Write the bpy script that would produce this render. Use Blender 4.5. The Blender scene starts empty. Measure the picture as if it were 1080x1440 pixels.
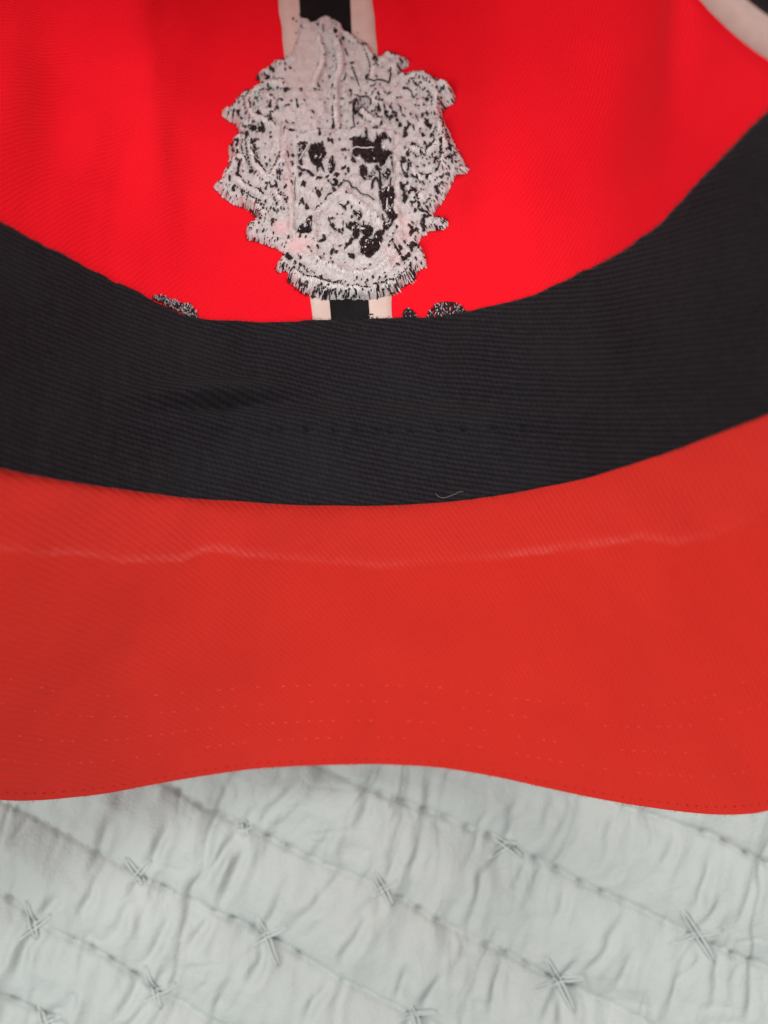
import bpy, math, random
import numpy as np
from mathutils import Vector
from mathutils.bvhtree import BVHTree

random.seed(7); RNG = np.random.default_rng(7)
SC = bpy.context.scene
COL = SC.collection
S = 0.01                       # everything is laid out in centimetres

# ------------------------------------------------------------------ camera, light, exposure
CAM_H = 28.4                   # camera height above the bed (cm)
FPX = 1738.0                   # focal length in pixels of a 1080 x 1440 picture
cam = bpy.data.cameras.new('camera')
cam_o = bpy.data.objects.new('camera', cam); COL.objects.link(cam_o)
cam_o.location = (0, 0, CAM_H * S)
cam.sensor_fit = 'VERTICAL'; cam.sensor_height = 24.0; cam.lens = 24.0 / 2 / (720.0 / FPX)
cam.clip_start = 0.005; cam.clip_end = 50
cam.dof.use_dof = True; cam.dof.focus_distance = 0.236; cam.dof.aperture_fstop = 8.0
SC.camera = cam_o

w = bpy.data.worlds.new('World'); SC.world = w; w.use_nodes = True
w.node_tree.nodes['Background'].inputs[0].default_value = (0.93, 0.97, 1.0, 1)
w.node_tree.nodes['Background'].inputs[1].default_value = 0.22

def area(name, loc, target, size, power, col):
    l = bpy.data.lights.new(name, 'AREA'); l.shape = 'RECTANGLE'
    l.size, l.size_y = size; l.energy = power; l.color = col
    o = bpy.data.objects.new(name, l); COL.objects.link(o); o.location = loc
    o.rotation_euler = (Vector(target) - Vector(loc)).to_track_quat('-Z', 'Y').to_euler()
    return o
area('key_light', (-0.55, -0.22, 0.95), (0, 0, 0.03), (0.7, 0.8), 10.6, (1.0, 1.0, 0.965))  # added soft key lamp at upper left, no real window behind it
area('fill_light', (0.34, 0.56, 0.80), (0, 0, 0.03), (0.42, 0.42), 7.4, (0.98, 1.0, 0.97))  # added fill from behind right, set to shade the quilt below the visor
SC.cycles.max_bounces = 6; SC.cycles.diffuse_bounces = 4; SC.cycles.glossy_bounces = 2
SC.cycles.caustics_reflective = False; SC.cycles.caustics_refractive = False

SC.view_settings.view_transform = 'Standard'; SC.view_settings.look = 'None'
SC.view_settings.gamma = 1.0; SC.view_settings.use_curve_mapping = False
SC.view_settings.exposure = 0.0

# ------------------------------------------------------------------ helpers
def P(u, v, d):
    """a place seen at (u, v) whose distance below the camera is d cm"""
    return np.array([(u - 540) / FPX * d, (720 - v) / FPX * d, CAM_H - d])

def to_uv(p):
    p = np.asarray(p); d = CAM_H - p[..., 2]
    return 540 + FPX * p[..., 0] / d, 720 - FPX * p[..., 1] / d

def crom(pts, n, closed=False):
    """Catmull-Rom through pts, n samples a span"""
    pts = np.asarray(pts, float); N = len(pts); out = []
    spans = N if closed else N - 1
    for i in range(spans):
        if closed:
            a, b, c, d = pts[(i-1) % N], pts[i], pts[(i+1) % N], pts[(i+2) % N]
        else:
            b, c = pts[i], pts[i+1]
            a = pts[i-1] if i > 0 else 2*b - c
            d = pts[i+2] if i+2 < N else 2*c - b
        for k in range(n):
            t = k / n
            out.append(0.5*((2*b) + (c-a)*t + (2*a-5*b+4*c-d)*t*t + (3*b-a-3*c+d)*t**3))
    if not closed: out.append(pts[-1])
    return np.array(out)

def resample(curve, n):
    seg = np.linalg.norm(np.diff(curve, axis=0), axis=1); s = np.concatenate([[0], np.cumsum(seg)])
    t = np.linspace(0, s[-1], n)
    return np.stack([np.interp(t, s, curve[:, k]) for k in range(curve.shape[1])], 1)

def smoothstep(a, b, x):
    t = np.clip((x - a) / (b - a), 0, 1); return t*t*(3-2*t)

def vnoise(x, y, seed=0):
    """value noise, arrays in, about -1..1 out"""
    x = np.asarray(x, float); y = np.asarray(y, float)
    xi = np.floor(x).astype(np.int64); yi = np.floor(y).astype(np.int64)
    fx = x - xi; fy = y - yi; fx = fx*fx*(3-2*fx); fy = fy*fy*(3-2*fy)
    def h(a, b):
        n = (a*374761393 + b*668265263 + seed*974711) & 0x7fffffff
        n = ((n ^ (n >> 13)) * 1274126177) & 0x7fffffff
        return ((n ^ (n >> 16)) & 0xffff) / 32767.5 - 1
    return ((h(xi, yi)*(1-fx) + h(xi+1, yi)*fx)*(1-fy) + (h(xi, yi+1)*(1-fx) + h(xi+1, yi+1)*fx)*fy)

def seg_dist(x, y, pts):
    """distance of points to a polyline, and arc length of the nearest place"""
    best = np.full(np.shape(x), 1e9); arc = np.zeros(np.shape(x)); s = 0.0
    for (ax, ay), (bx, by) in zip(pts[:-1], pts[1:]):
        dx, dy = bx-ax, by-ay; L2 = dx*dx+dy*dy + 1e-12
        t = np.clip(((x-ax)*dx + (y-ay)*dy) / L2, 0, 1)
        d = np.hypot(x-(ax+t*dx), y-(ay+t*dy)); L = math.sqrt(L2)
        m = d < best; best = np.where(m, d, best); arc = np.where(m, s + t*L, arc); s += L
    return best, arc

def inside(x, y, poly):
    c = np.zeros(np.shape(x), bool); n = len(poly)
    for i in range(n):
        x1, y1 = poly[i]; x2, y2 = poly[i-1]
        if y1 == y2: continue
        m = ((y1 > y) != (y2 > y)) & (x < (x2-x1)*(y-y1)/(y2-y1) + x1); c ^= m
    return c

def link(name, verts, faces, mat, parent=None, uv=None, attrs=None, smooth=True):
    me = bpy.data.meshes.new(name)
    v = np.asarray(verts, float) * S
    me.from_pydata(v.tolist(), [], faces if isinstance(faces, list) else faces.tolist())
    me.materials.append(mat)
    if smooth: me.polygons.foreach_set('use_smooth', [True]*len(me.polygons))
    if uv is not None:
        l = me.uv_layers.new(name='UVMap'); idx = np.empty(len(me.loops), np.int32)
        me.loops.foreach_get('vertex_index', idx)
        l.data.foreach_set('uv', np.asarray(uv, float)[idx].ravel())
    for k, a in (attrs or {}).items():
        at = me.attributes.new(k, 'FLOAT', 'POINT'); at.data.foreach_set('value', np.asarray(a, np.float32))
    me.update()
    o = bpy.data.objects.new(name, me); COL.objects.link(o)
    if parent is not None: o.parent = parent
    return o

def grid_faces(nr, nc, flip=False):
    a = (np.arange(nr-1)[:, None]*nc + np.arange(nc-1)[None]).ravel()
    q = np.stack([a, a+1, a+nc+1, a+nc], 1)
    return (q[:, ::-1] if flip else q).tolist()

def grid_normals(G):
    du = np.gradient(G, axis=1); dv = np.gradient(G, axis=0)
    n = np.cross(du, dv); return n / (np.linalg.norm(n, axis=2, keepdims=True) + 1e-9)

def arc_uv(G):
    """metric surface coordinates (cm) of a grid: along the rows, across the rows"""
    r0 = G[0]; mid = G[G.shape[0]//2]
    u = np.concatenate([[0], np.cumsum(np.linalg.norm(np.diff(mid, axis=0), axis=1))]); u -= u[-1]/2
    V = np.concatenate([np.zeros((1, G.shape[1])), np.cumsum(np.linalg.norm(np.diff(G, axis=0), axis=2), axis=0)])
    U = np.repeat(u[None], G.shape[0], 0)
    return np.stack([U.ravel(), V.ravel()], 1)

def solidify(o, t, offset=-1.0):
    m = o.modifiers.new('thickness', 'SOLIDIFY'); m.thickness = t*S; m.offset = offset; return o

def tag(o, label=None, cat=None, group=None, kind=None):
    for k, v in (('label', label), ('category', cat), ('group', group), ('kind', kind)):
        if v: o[k] = v
    return o

class Threads:
    """collects short rounded thread pieces into one mesh"""
    def __init__(s): s.g = {}
    def tube(s, pts, r, sides=6, taper=True, up=None):
        pts = np.asarray(pts, float); n = len(pts)
        rr = np.array(r if isinstance(r, (list, tuple)) else [r]*n, float)
        if taper: rr[0] *= 0.35; rr[-1] *= 0.35
        s.g.setdefault((n, sides, None if up is None else tuple(up)), []).append((pts, rr))
    def build(s, name, mat, parent=None, kind=None):
        V, F, base = [], [], 0
        for (n, k, up), items in s.g.items():
            C = np.array([i[0] for i in items]); R = np.array([i[1] for i in items]); N = len(C)
            t = C[:, np.minimum(np.arange(n)+1, n-1)] - C[:, np.maximum(np.arange(n)-1, 0)]
            t /= np.linalg.norm(t, axis=2, keepdims=True) + 1e-9
            ref = np.broadcast_to(np.array((0, 0, 1.0) if up is None else up), t.shape)
            a = np.cross(t, ref); L = np.linalg.norm(a, axis=2, keepdims=True)
            a = np.where(L > 1e-4, a/np.maximum(L, 1e-9), np.array([1.0, 0, 0])); b = np.cross(a, t)
            q = 2*np.pi*np.arange(k)/k
            ring = C[:, :, None] + (a[:, :, None]*np.cos(q)[:, None] + b[:, :, None]*np.sin(q)[:, None])*R[:, :, None, None]
            V.append(ring.reshape(-1, 3))
            x = np.arange(n-1)[:, None]*k + np.arange(k)[None]; y = np.arange(n-1)[:, None]*k + ((np.arange(k)+1) % k)[None]
            quad = np.stack([x, y, y+k, x+k], 2).reshape(-1, 4)
            off = base + np.arange(N)*n*k
            F += (quad[None] + off[:, None, None]).reshape(-1, 4).tolist()
            F += (np.arange(k)[::-1][None] + off[:, None]).tolist() + (np.arange(k)[None] + (n-1)*k + off[:, None]).tolist()
            base += N*n*k
        o = link(name, np.concatenate(V), F, mat, parent)
        if kind: o['kind'] = kind
        return o

# ------------------------------------------------------------------ materials
class NT:
    def __init__(s, name):
        s.m = bpy.data.materials.new(name); s.m.use_nodes = True
        s.t = s.m.node_tree; s.b = s.t.nodes['Principled BSDF']
    def n(s, typ, **kw):
        x = s.t.nodes.new(typ)
        for k, v in kw.items(): setattr(x, k, v)
        return x
    def put(s, sock, val):
        if isinstance(val, bpy.types.NodeSocket): s.t.links.new(val, sock)
        elif val is not None: sock.default_value = val
    def math(s, op, a, b=None, c=None):
        x = s.n('ShaderNodeMath', operation=op)
        for i, q in enumerate((a, b, c)): s.put(x.inputs[i], q)
        return x.outputs[0]
    def mix(s, fac, a, b, mode='MIX'):
        x = s.n('ShaderNodeMix', data_type='RGBA', blend_type=mode)
        s.put(x.inputs[0], fac); s.put(x.inputs[6], a); s.put(x.inputs[7], b); return x.outputs[2]
    def noise(s, vec, scale, detail=3, rough=0.55):
        x = s.n('ShaderNodeTexNoise'); s.put(x.inputs['Vector'], vec)
        x.inputs['Scale'].default_value = scale; x.inputs['Detail'].default_value = detail
        x.inputs['Roughness'].default_value = rough; return x.outputs['Fac']
    def ramp(s, x, lo, hi):
        r = s.n('ShaderNodeMapRange'); s.put(r.inputs[0], x); r.inputs[1].default_value = lo
        r.inputs[2].default_value = hi; return r.outputs[0]
    def attr(s, name):
        return s.n('ShaderNodeAttribute', attribute_name=name).outputs['Fac']
    def bump(s, h, strength, dist):
        x = s.n('ShaderNodeBump'); x.inputs['Strength'].default_value = strength
        x.inputs['Distance'].default_value = dist; s.put(x.inputs['Height'], h)
        s.put(s.b.inputs['Normal'], x.outputs[0])
    def uv(s):
        return s.n('ShaderNodeTexCoord').outputs['UV']
    def obj(s):
        return s.n('ShaderNodeTexCoord').outputs['Object']
    def twill(s, uv, angle, pitch, wob=0.25, wobscale=2.0, cross=0.22):
        """raised diagonal ribs of a twill weave, 0..1, broken up by the yarns crossing them"""
        sep = s.n('ShaderNodeSeparateXYZ'); s.put(sep.inputs[0], uv)
        ca, sa = math.cos(angle), math.sin(angle)
        q = s.math('ADD', s.math('MULTIPLY', sep.outputs[0], -sa/pitch), s.math('MULTIPLY', sep.outputs[1], ca/pitch))
        q = s.math('ADD', q, s.math('MULTIPLY', s.math('SUBTRACT', s.noise(uv, wobscale, 2), 0.5), wob*4))
        rib = s.math('MULTIPLY_ADD', s.math('SINE', s.math('MULTIPLY', q, 2*math.pi)), 0.5, 0.5)
        p = s.math('ADD', s.math('MULTIPLY', sep.outputs[0], ca/pitch*0.9), s.math('MULTIPLY', sep.outputs[1], sa/pitch*0.9))
        p = s.math('ADD', p, s.math('MULTIPLY', q, 0.5))
        yarn = s.math('MULTIPLY_ADD', s.math('SINE', s.math('MULTIPLY', p, 2*math.pi)), 0.5, 0.5)
        return s.math('ADD', s.math('MULTIPLY', rib, 1-cross), s.math('MULTIPLY', yarn, cross))
    def base(s, col, rough=0.85, sheen=0.0, spec=0.25, tint=(1, 1, 1, 1)):
        s.put(s.b.inputs['Base Color'], col); s.put(s.b.inputs['Roughness'], rough)
        s.b.inputs['Specular IOR Level'].default_value = spec
        s.b.inputs['Sheen Weight'].default_value = sheen; s.b.inputs['Sheen Roughness'].default_value = 0.5
        s.b.inputs['Sheen Tint'].default_value = tint
        return s.m

RED = (0.66, 0.012, 0.014, 1)
def mat_crown():
    s = NT('red_cotton_inside'); uv = s.uv()
    big = s.noise(uv, 0.35, 3); fine = s.noise(uv, 26, 2); tw = s.twill(uv, 0.9, 0.085, 0.25, 3)
    c = s.mix(s.ramp(big, 0.3, 0.7), (0.76, 0.0035, 0.014, 1), (0.83, 0.006, 0.016, 1))
    c = s.mix(s.math('MULTIPLY', s.ramp(fine, 0.45, 0.8), 0.22), c, (0.90, 0.015, 0.03, 1))
    c = s.mix(s.math('MULTIPLY', s.ramp(tw, 0.7, 0.1), 0.12), c, (0.58, 0.001, 0.008, 1))
    s.bump(s.math('ADD', s.math('MULTIPLY', tw, 0.6), s.math('MULTIPLY', fine, 0.8)), 0.35, 0.0004)
    return s.base(c, 0.9, 0.05, 0.12, (1, 0.25, 0.25, 1))
def mat_visor():
    s = NT('red_twill_visor'); uv = s.uv(); wear = s.attr('wear'); lift = s.attr('falloff')
    tw = s.twill(uv, -1.0, 0.10, 0.14, 1.6, 0.06); fine = s.noise(uv, 30, 2); big = s.noise(uv, 0.5, 3); mid = s.noise(uv, 4.0, 4)
    c = s.mix(s.ramp(big, 0.3, 0.72), (0.63, 0.018, 0.009, 1), (0.69, 0.023, 0.012, 1))
    c = s.mix(s.math('MULTIPLY', s.ramp(tw, 0.75, 0.1), s.math('MULTIPLY', s.math('MULTIPLY_ADD', s.ramp(s.noise(uv, 1.1, 3), 0.35, 0.7), 0.22, 0.10), s.math('MULTIPLY_ADD', lift, 0.9, 0.75))), c, (0.50, 0.008, 0.006, 1))
    c = s.mix(s.math('MULTIPLY', lift, 0.10), c, (0.80, 0.065, 0.06, 1))  # painted highlight: paler red above the worn crease
    wm = s.math('MULTIPLY', s.math('MULTIPLY', wear, s.math('MULTIPLY_ADD', tw, 0.7, 0.5)), s.math('MULTIPLY_ADD', s.ramp(s.noise(uv, 9.0, 4), 0.3, 0.7), 0.8, 0.2))
    c = s.mix(s.math('MULTIPLY', wm, 0.50), c, (0.84, 0.17, 0.15, 1))
    c = s.mix(s.math('MULTIPLY', s.ramp(fine, 0.60, 0.80), 0.30), c, (0.82, 0.09, 0.07, 1))
    c = s.mix(s.math('MULTIPLY', s.ramp(mid, 0.5, 0.8), 0.22), c, (0.52, 0.010, 0.006, 1))
    s.bump(s.math('ADD', s.math('MULTIPLY', tw, 0.6), s.math('MULTIPLY', fine, 0.9)), 0.4, 0.0004)
    return s.base(c, 0.88, 0.12, 0.2, (1, 0.55, 0.5, 1))
def mat_red_thread():
    s = NT('red_thread'); return s.base((0.71, 0.05, 0.04, 1), 0.8, 0.1, 0.2)
def mat_band():
    s = NT('black_twill_sweatband'); uv = s.uv()
    tw = s.twill(uv, -0.21, 0.094, 0.13, 1.3, 0.24); fine = s.noise(uv, 34, 2); big = s.noise(uv, 0.6, 3)
    tw2 = s.math('MULTIPLY', tw, s.math('MULTIPLY_ADD', s.ramp(s.noise(uv, 7, 3), 0.3, 0.7), 0.7, 0.5))
    c = s.mix(tw2, (0.0014, 0.0010, 0.0017, 1), (0.0175, 0.0132, 0.0175, 1))
    c = s.mix(s.math('MULTIPLY', s.ramp(fine, 0.45, 0.85), 0.4), c, (0.028, 0.023, 0.028, 1))
    c = s.mix(s.math('MULTIPLY', s.ramp(big, 0.35, 0.75), 0.4), c, (0.016, 0.016, 0.018, 1))
    s.bump(s.math('ADD', tw, s.math('MULTIPLY', fine, 0.7)), 0.4, 0.0004)
    return s.base(c, 0.88, 0.04, 0.14)
def mat_tape(name, col, col2):
    s = NT(name); o = s.obj(); f = s.noise(o, 1800, 2); g = s.noise(o, 250, 3)
    c = s.mix(s.ramp(g, 0.3, 0.7), col, col2)
    s.bump(f, 0.3, 0.0002); return s.base(c, 0.9, 0.05, 0.15)
def mat_thread(name, a, b, sheen=0.15):
    s = NT(name); g = s.n('ShaderNodeNewGeometry')
    c = s.mix(g.outputs['Random Per Island'], a, b)
    return s.base(c, 0.75, sheen, 0.25)
def mat_backing():
    s = NT('crest_backing_thread'); o = s.obj()
    f = s.noise(o, 2400, 3); g = s.noise(o, 420, 3); sh = s.attr('sheer'); gz = s.attr('gauze')
    c = s.mix(s.ramp(g, 0.3, 0.7), (0.49, 0.435, 0.435, 1), (0.59, 0.535, 0.53, 1))
    c = s.mix(s.math('MULTIPLY', s.ramp(f, 0.5, 0.8), 0.4), c, (0.64, 0.58, 0.57, 1))
    c = s.mix(s.math('MULTIPLY', s.ramp(f, 0.48, 0.25), 0.55), c, (0.44, 0.38, 0.38, 1))
    c = s.mix(gz, c, (0.56, 0.485, 0.455, 1)); c = s.mix(sh, c, (0.72, 0.44, 0.44, 1))
    s.bump(s.math('ADD', f, g), 0.5, 0.0004); return s.base(c, 0.9, 0.08, 0.15)
def mat_quilt():
    s = NT('white_cotton_quilt'); o = s.obj()
    f = s.noise(o, 1500, 2); g = s.noise(o, 22, 4); h = s.noise(o, 160, 4)
    c = s.mix(s.ramp(g, 0.3, 0.7), (0.425, 0.455, 0.44, 1), (0.47, 0.49, 0.475, 1))
    c = s.mix(s.math('MULTIPLY', s.ramp(h, 0.5, 0.8), 0.15), c, (0.36, 0.39, 0.375, 1))
    s.bump(s.math('ADD', s.math('MULTIPLY', f, 0.5), h), 0.5, 0.0010); return s.base(c, 0.98, 0.0, 0.05)

M_CROWN, M_VISOR, M_RTHR, M_BAND = mat_crown(), mat_visor(), mat_red_thread(), mat_band()
M_PALE = mat_tape('pale_seam_backing', (0.58, 0.42, 0.37, 1), (0.64, 0.49, 0.44, 1))
M_BLACK = mat_tape('black_seam_tape', (0.004, 0.0035, 0.004, 1), (0.009, 0.008, 0.009, 1))
M_BACK = mat_backing()
M_WTHR = mat_thread('white_bobbin_thread', (0.60, 0.55, 0.545, 1), (0.78, 0.73, 0.72, 1))
M_GRND = mat_thread('dull_bobbin_thread', (0.45, 0.395, 0.395, 1), (0.74, 0.685, 0.675, 1))
M_KTHR = mat_thread('dark_embroidery_thread', (0.004, 0.002, 0.003, 1), (0.050, 0.024, 0.027, 1), 0.0)
M_QUILT = mat_quilt()
M_QTHR = mat_thread('white_quilting_thread', (0.45, 0.48, 0.465, 1), (0.53, 0.55, 0.54, 1))
M_FIB = mat_thread('dark_fibre', (0.02, 0.017, 0.02, 1), (0.05, 0.045, 0.05, 1), 0.0)
M_DRED = mat_thread('dark_red_thread', (0.42, 0.008, 0.006, 1), (0.50, 0.012, 0.009, 1), 0.0)
M_GTHR = mat_thread('grey_thread', (0.10, 0.065, 0.08, 1), (0.50, 0.42, 0.44, 1))
M_HAIR = mat_thread('pale_hair', (0.14, 0.11, 0.105, 1), (0.15, 0.12, 0.11, 1))

# ------------------------------------------------------------------ quilt
QZ = 0.05
def qp(u, v): return ((u-540)/FPX*(CAM_H-QZ-0.15), (720-v)/FPX*(CAM_H-QZ-0.15))
rows_px = [
    [(640,1050),(740,1090),(860,1130),(918,1150),(1006,1178),(1080,1217),(1180,1265)],
    [(380,1045),(460,1085),(540,1120),(630,1155),(705,1187),(820,1245),(900,1280),(980,1320),(1030,1345),(1080,1365),(1180,1410)],
    [(130,1050),(240,1110),(295,1145),(345,1165),(390,1192),(460,1222),(530,1247),(605,1295),(685,1335),(740,1360),(790,1385),(840,1410),(890,1432),(1010,1490)],
    [(-80,1095),(40,1150),(110,1185),(195,1236),(255,1267),(300,1287),(340,1305),(370,1320),(420,1350),(465,1375),(530,1410),(580,1433),(700,1490)],
    [(-90,1215),(0,1262),(45,1295),(90,1320),(150,1350),(190,1380),(220,1400),(280,1435),(380,1490)],
    [(-90,1360),(0,1405),(55,1432),(150,1480)]]
rows = []
for r in rows_px:
    c = [qp(*p) for p in r]
    a, b = np.array(c[0]), np.array(c[1]); d = (a-b)/np.linalg.norm(a-b); pre = [tuple(a + d*60)]
    a, b = np.array(c[-1]), np.array(c[-2]); d = (a-b)/np.linalg.norm(a-b)
    rows.append(pre + c + [tuple(a + d*60)])
vis_rows = list(rows)
dirv = np.array([math.cos(-0.41), math.sin(-0.41)]); nrm = np.array([-dirv[1], dirv[0]])
for k in range(1, 10):                                        # rows under the cap and beyond the picture
    for src, sg in ((vis_rows[0], 1), (vis_rows[-1], -1)):
        c0 = np.array(src[2]) + nrm*sg*2.25*k
        rows.append([tuple(c0 + dirv*t) for t in (-50, 50)])

crosses = [  # centre of the tuft, its two arms as pixel end points
    ((195,1236),(174,1208),(200,1248),(184,1244),(213,1212)), ((370,1322),(356,1290),(392,1364),(352,1336),(404,1306)),
    ((46,1297),(34,1268),(53,1322),(26,1322),(72,1284)), ((217,1397),(202,1360),(226,1424),(196,1412),(246,1386)),
    ((540,1252),(528,1226),(553,1278),(520,1262),(560,1240)), ((706,1196),(692,1176),(736,1212),(686,1206),(730,1190)),
    ((985,1316),(957,1277),(1006,1358),(940,1329),(1020,1311)), ((789,1386),(764,1344),(810,1429),(746,1396),(828,1379)),
    ((582,1432),(574,1414),(598,1470),(556,1440),(616,1424)), ((342,1166),(340,1154),(347,1178),(330,1170),(354,1162)),
    ((60,1440),(48,1420),(70,1470),(36,1450),(84,1432))]
creases_px = [[(0,1200),(35,1160)],[(195,1250),(150,1335)],[(250,1275),(200,1365)],[(280,1260),(330,1180)],[(305,1285),(345,1195)],
    [(370,1155),(425,1095)],[(410,1310),(490,1225)],[(470,1370),(540,1260)],[(425,1440),(465,1380)],[(160,1440),(195,1380)],[(95,1430),(105,1390)],
    [(450,1205),(470,1160)],[(500,1170),(525,1105)],[(575,1245),(600,1145)],[(680,1210),(670,1275),(660,1340)],[(715,1170),(730,1120)],
    [(820,1385),(880,1290)],[(980,1285),(1005,1200)],[(940,1430),(955,1380),(1000,1340)],[(690,1440),(705,1340)],[(605,1160),(605,1085)],
    [(850,1200),(865,1140)],[(930,1225),(955,1170)],[(1000,1420),(1020,1330)],[(725,1260),(740,1215)],[(130,1230),(150,1150)],[(215,1210),(235,1150)],
    [(265,1340),(300,1290)],[(345,1400),(378,1330)],[(300,1430),(330,1370)],[(560,1420),(580,1350)],[(630,1400),(650,1340)],[(1050,1440),(1062,1380)],
    [(780,1300),(800,1240)],[(870,1400),(890,1340)],[(1040,1310),(1062,1230)],[(20,1380),(45,1310)],[(110,1300),(135,1240)],[(760,1180),(790,1110)]]
creases = [[qp(*p) for p in c] for c in creases_px]
for c, *_ in crosses:
    x, y = qp(*c)
    for a in (1.0, 4.2, 4.6):
        L = 1.0 + 0.5*math.sin(x*7+a*9); a2 = a + 0.25*math.sin(y*5+a)
        creases.append([(x, y), (x+math.cos(a2)*L, y+math.sin(a2)*L)])

def quilt_z(X, Y):
    D = np.full(X.shape, 1e9); A = np.zeros(X.shape)
    for i, r in enumerate(rows):
        d, a = seg_dist(X, Y, r); d = d*(1 + 0.12*vnoise(X*0.8, Y*0.8, 5+i))
        m = d < D; D = np.where(m, d, D); A = np.where(m, a + i*3.3, A)
    z = 0.13*(1 - np.exp(-(D/0.24)**1.1)) + 0.13*smoothstep(0.1, 1.2, D)
    # soft puckers running across the rows
    s = X*math.cos(-0.41) + Y*math.sin(-0.41); q = -X*math.sin(-0.41) + Y*math.cos(-0.41)
    sw = s + 0.28*q*0.5 + 0.35*vnoise(X*0.45, Y*0.45, 3) + 0.12*vnoise(X*1.6, Y*1.6, 4)
    w1 = vnoise(sw*1.25, q*0.18, 11); w2 = vnoise(sw*2.7, q*0.35, 12)
    amp = 0.55 + 0.6*np.exp(-(D/0.55)**2)
    w3 = vnoise(sw*5.2 + 0.6*vnoise(X*1.3, Y*1.3, 18), q*0.9, 16); w4 = vnoise(X*2.0 + 0.5*w1, Y*2.0, 17)
    z += amp*(0.035*w3 - 0.045*np.exp(-(w3/0.14)**2)*smoothstep(0.0, 0.5, vnoise(X*0.9, Y*0.9, 19))) - 0.035*np.exp(-(w4/0.10)**2)*smoothstep(0.1, 0.6, vnoise(X*0.6, Y*0.6, 20))
    z += amp*(0.10*w1 + 0.085*w2 - 0.10*np.exp(-(w1/0.15)**2)*smoothstep(-0.3, 0.4, vnoise(X*0.7, Y*0.7, 13)))
    z -= 0.085*np.exp(-(D/0.055)**2)*(0.65+0.35*vnoise(A*1.1, A*0, 14))
    z += 0.07*vnoise(X*0.22, Y*0.22, 8) + 0.05*vnoise(X*0.9, Y*0.9, 10) + 0.022*vnoise(X*3.1, Y*3.1, 9)
    # needle dimples along the running stitch
    ph = A/0.56 + 0.15*vnoise(A*0.9, A*0+3, 21); near = np.exp(-((ph - np.round(ph))*0.56/0.10)**2)
    z -= 0.13*near*np.exp(-(D/0.075)**2)*smoothstep(-0.5, 0.3, vnoise(A*0.8, A*0, 15))
    for c in creases:
        cx = np.array([p[0] for p in c]); cy = np.array([p[1] for p in c])
        m = (X > cx.min()-.6) & (X < cx.max()+.6) & (Y > cy.min()-.6) & (Y < cy.max()+.6)
        if not m.any(): continue
        d, a = seg_dist(X[m] + 0.07*vnoise(X[m]*2.2, Y[m]*2.2, 31), Y[m], c)
        L = sum(math.dist(p, r) for p, r in zip(c[:-1], c[1:])); falloff = smoothstep(0, 0.35*L, a)*smoothstep(L*1.02, 0.6*L, a) + 0.25
        z[m] -= 0.065*np.exp(-(d/0.13)**2)*falloff - 0.035*np.exp(-((d-0.2)/0.14)**2)*falloff
    return QZ + z - 0.12

def spaced(lo, a, b, hi, fine, coarse):
    return np.unique(np.concatenate([np.arange(lo, a, coarse), np.arange(a, b, fine), np.arange(b, hi+.01, coarse)]))
gx = spaced(-42, -11, 11, 42, 0.05, 0.8); gy = spaced(-34, -13.2, -4.2, 40, 0.05, 0.8)
GX, GY = np.meshgrid(gx, gy)
GZ = quilt_z(GX, GY)
quilt = bpy.data.objects.new('quilt', None); COL.objects.link(quilt)
tag(quilt, 'white quilted bedspread with cross tufts and running stitches under the cap', 'quilt')
cover = link('quilted_cover', np.stack([GX.ravel(), GY.ravel(), GZ.ravel()], 1), grid_faces(len(gy), len(gx)), M_QUILT, quilt)
solidify(cover, 0.6)
def qz1(x, y):
    j = int(np.clip(np.searchsorted(gx, x)-1, 0, len(gx)-2)); i = int(np.clip(np.searchsorted(gy, y)-1, 0, len(gy)-2))
    a = (x-gx[j])/(gx[j+1]-gx[j]); b = (y-gy[i])/(gy[i+1]-gy[i])
    return float((GZ[i, j]*(1-a)+GZ[i, j+1]*a)*(1-b) + (GZ[i+1, j]*(1-a)+GZ[i+1, j+1]*a)*b)

for ci, (c, a0, a1, b0, b1) in enumerate(crosses):            # each tuft: two crossing arms of doubled thread
    T = Threads()
    for k, (e0, e1, lift) in enumerate(((b0, b1, 0.0), (a0, a1, 0.045))):
        p0, p1 = np.array(qp(*e0)), np.array(qp(*e1)); d = (p1-p0)/np.linalg.norm(p1-p0); sd = np.array([-d[1], d[0]])
        for sgn in (-1, 1):
            pts = []
            for t in np.linspace(0, 1, 11):
                q = p0 + (p1-p0)*t + sd*sgn*(0.020+0.030*math.sin(math.pi*t)*(1+0.3*math.sin(ci*3+k))) + sd*0.03*math.sin(t*2.4+ci)
                zs = qz1(*q); pts.append([q[0], q[1], zs])
            zz = np.array([p[2] for p in pts]); chord = np.maximum(zz, np.interp(np.arange(11), [0, 5, 10], [zz[0], zz[5]+.03, zz[10]]))
            arch = chord + lift*0.6*np.sin(np.pi*np.linspace(0, 1, 11)) + 0.016
            arch = np.minimum(arch, zz + 0.055); arch[0] -= 0.02; arch[-1] -= 0.02
            for p, z in zip(pts, arch): p[2] = z
            T.tube(pts, 0.032, 7)
    T.build('cross_tuft', M_QTHR, quilt)
for r in vis_rows:                                             # running stitch: short bites of thread in the groove
    T = Threads(); c = resample(np.array(r[1:-1]), 400)
    L = np.concatenate([[0], np.cumsum(np.linalg.norm(np.diff(c, axis=0), axis=1))]); s = 0.1
    while s < L[-1]-0.4:
        pts = []
        for t in (0, .25, .5, .75, 1):
            q = [np.interp(s+0.26*t, L, c[:, k]) for k in (0, 1)]
            pts.append([q[0], q[1], qz1(*q) + (0.004 if 0 < t < 1 else -0.02)])
        T.tube(pts, 0.014, 5); s += 0.56*random.uniform(0.9, 1.1)
    T.build('running_stitch_row', M_QUILT, quilt, 'stuff')

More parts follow.
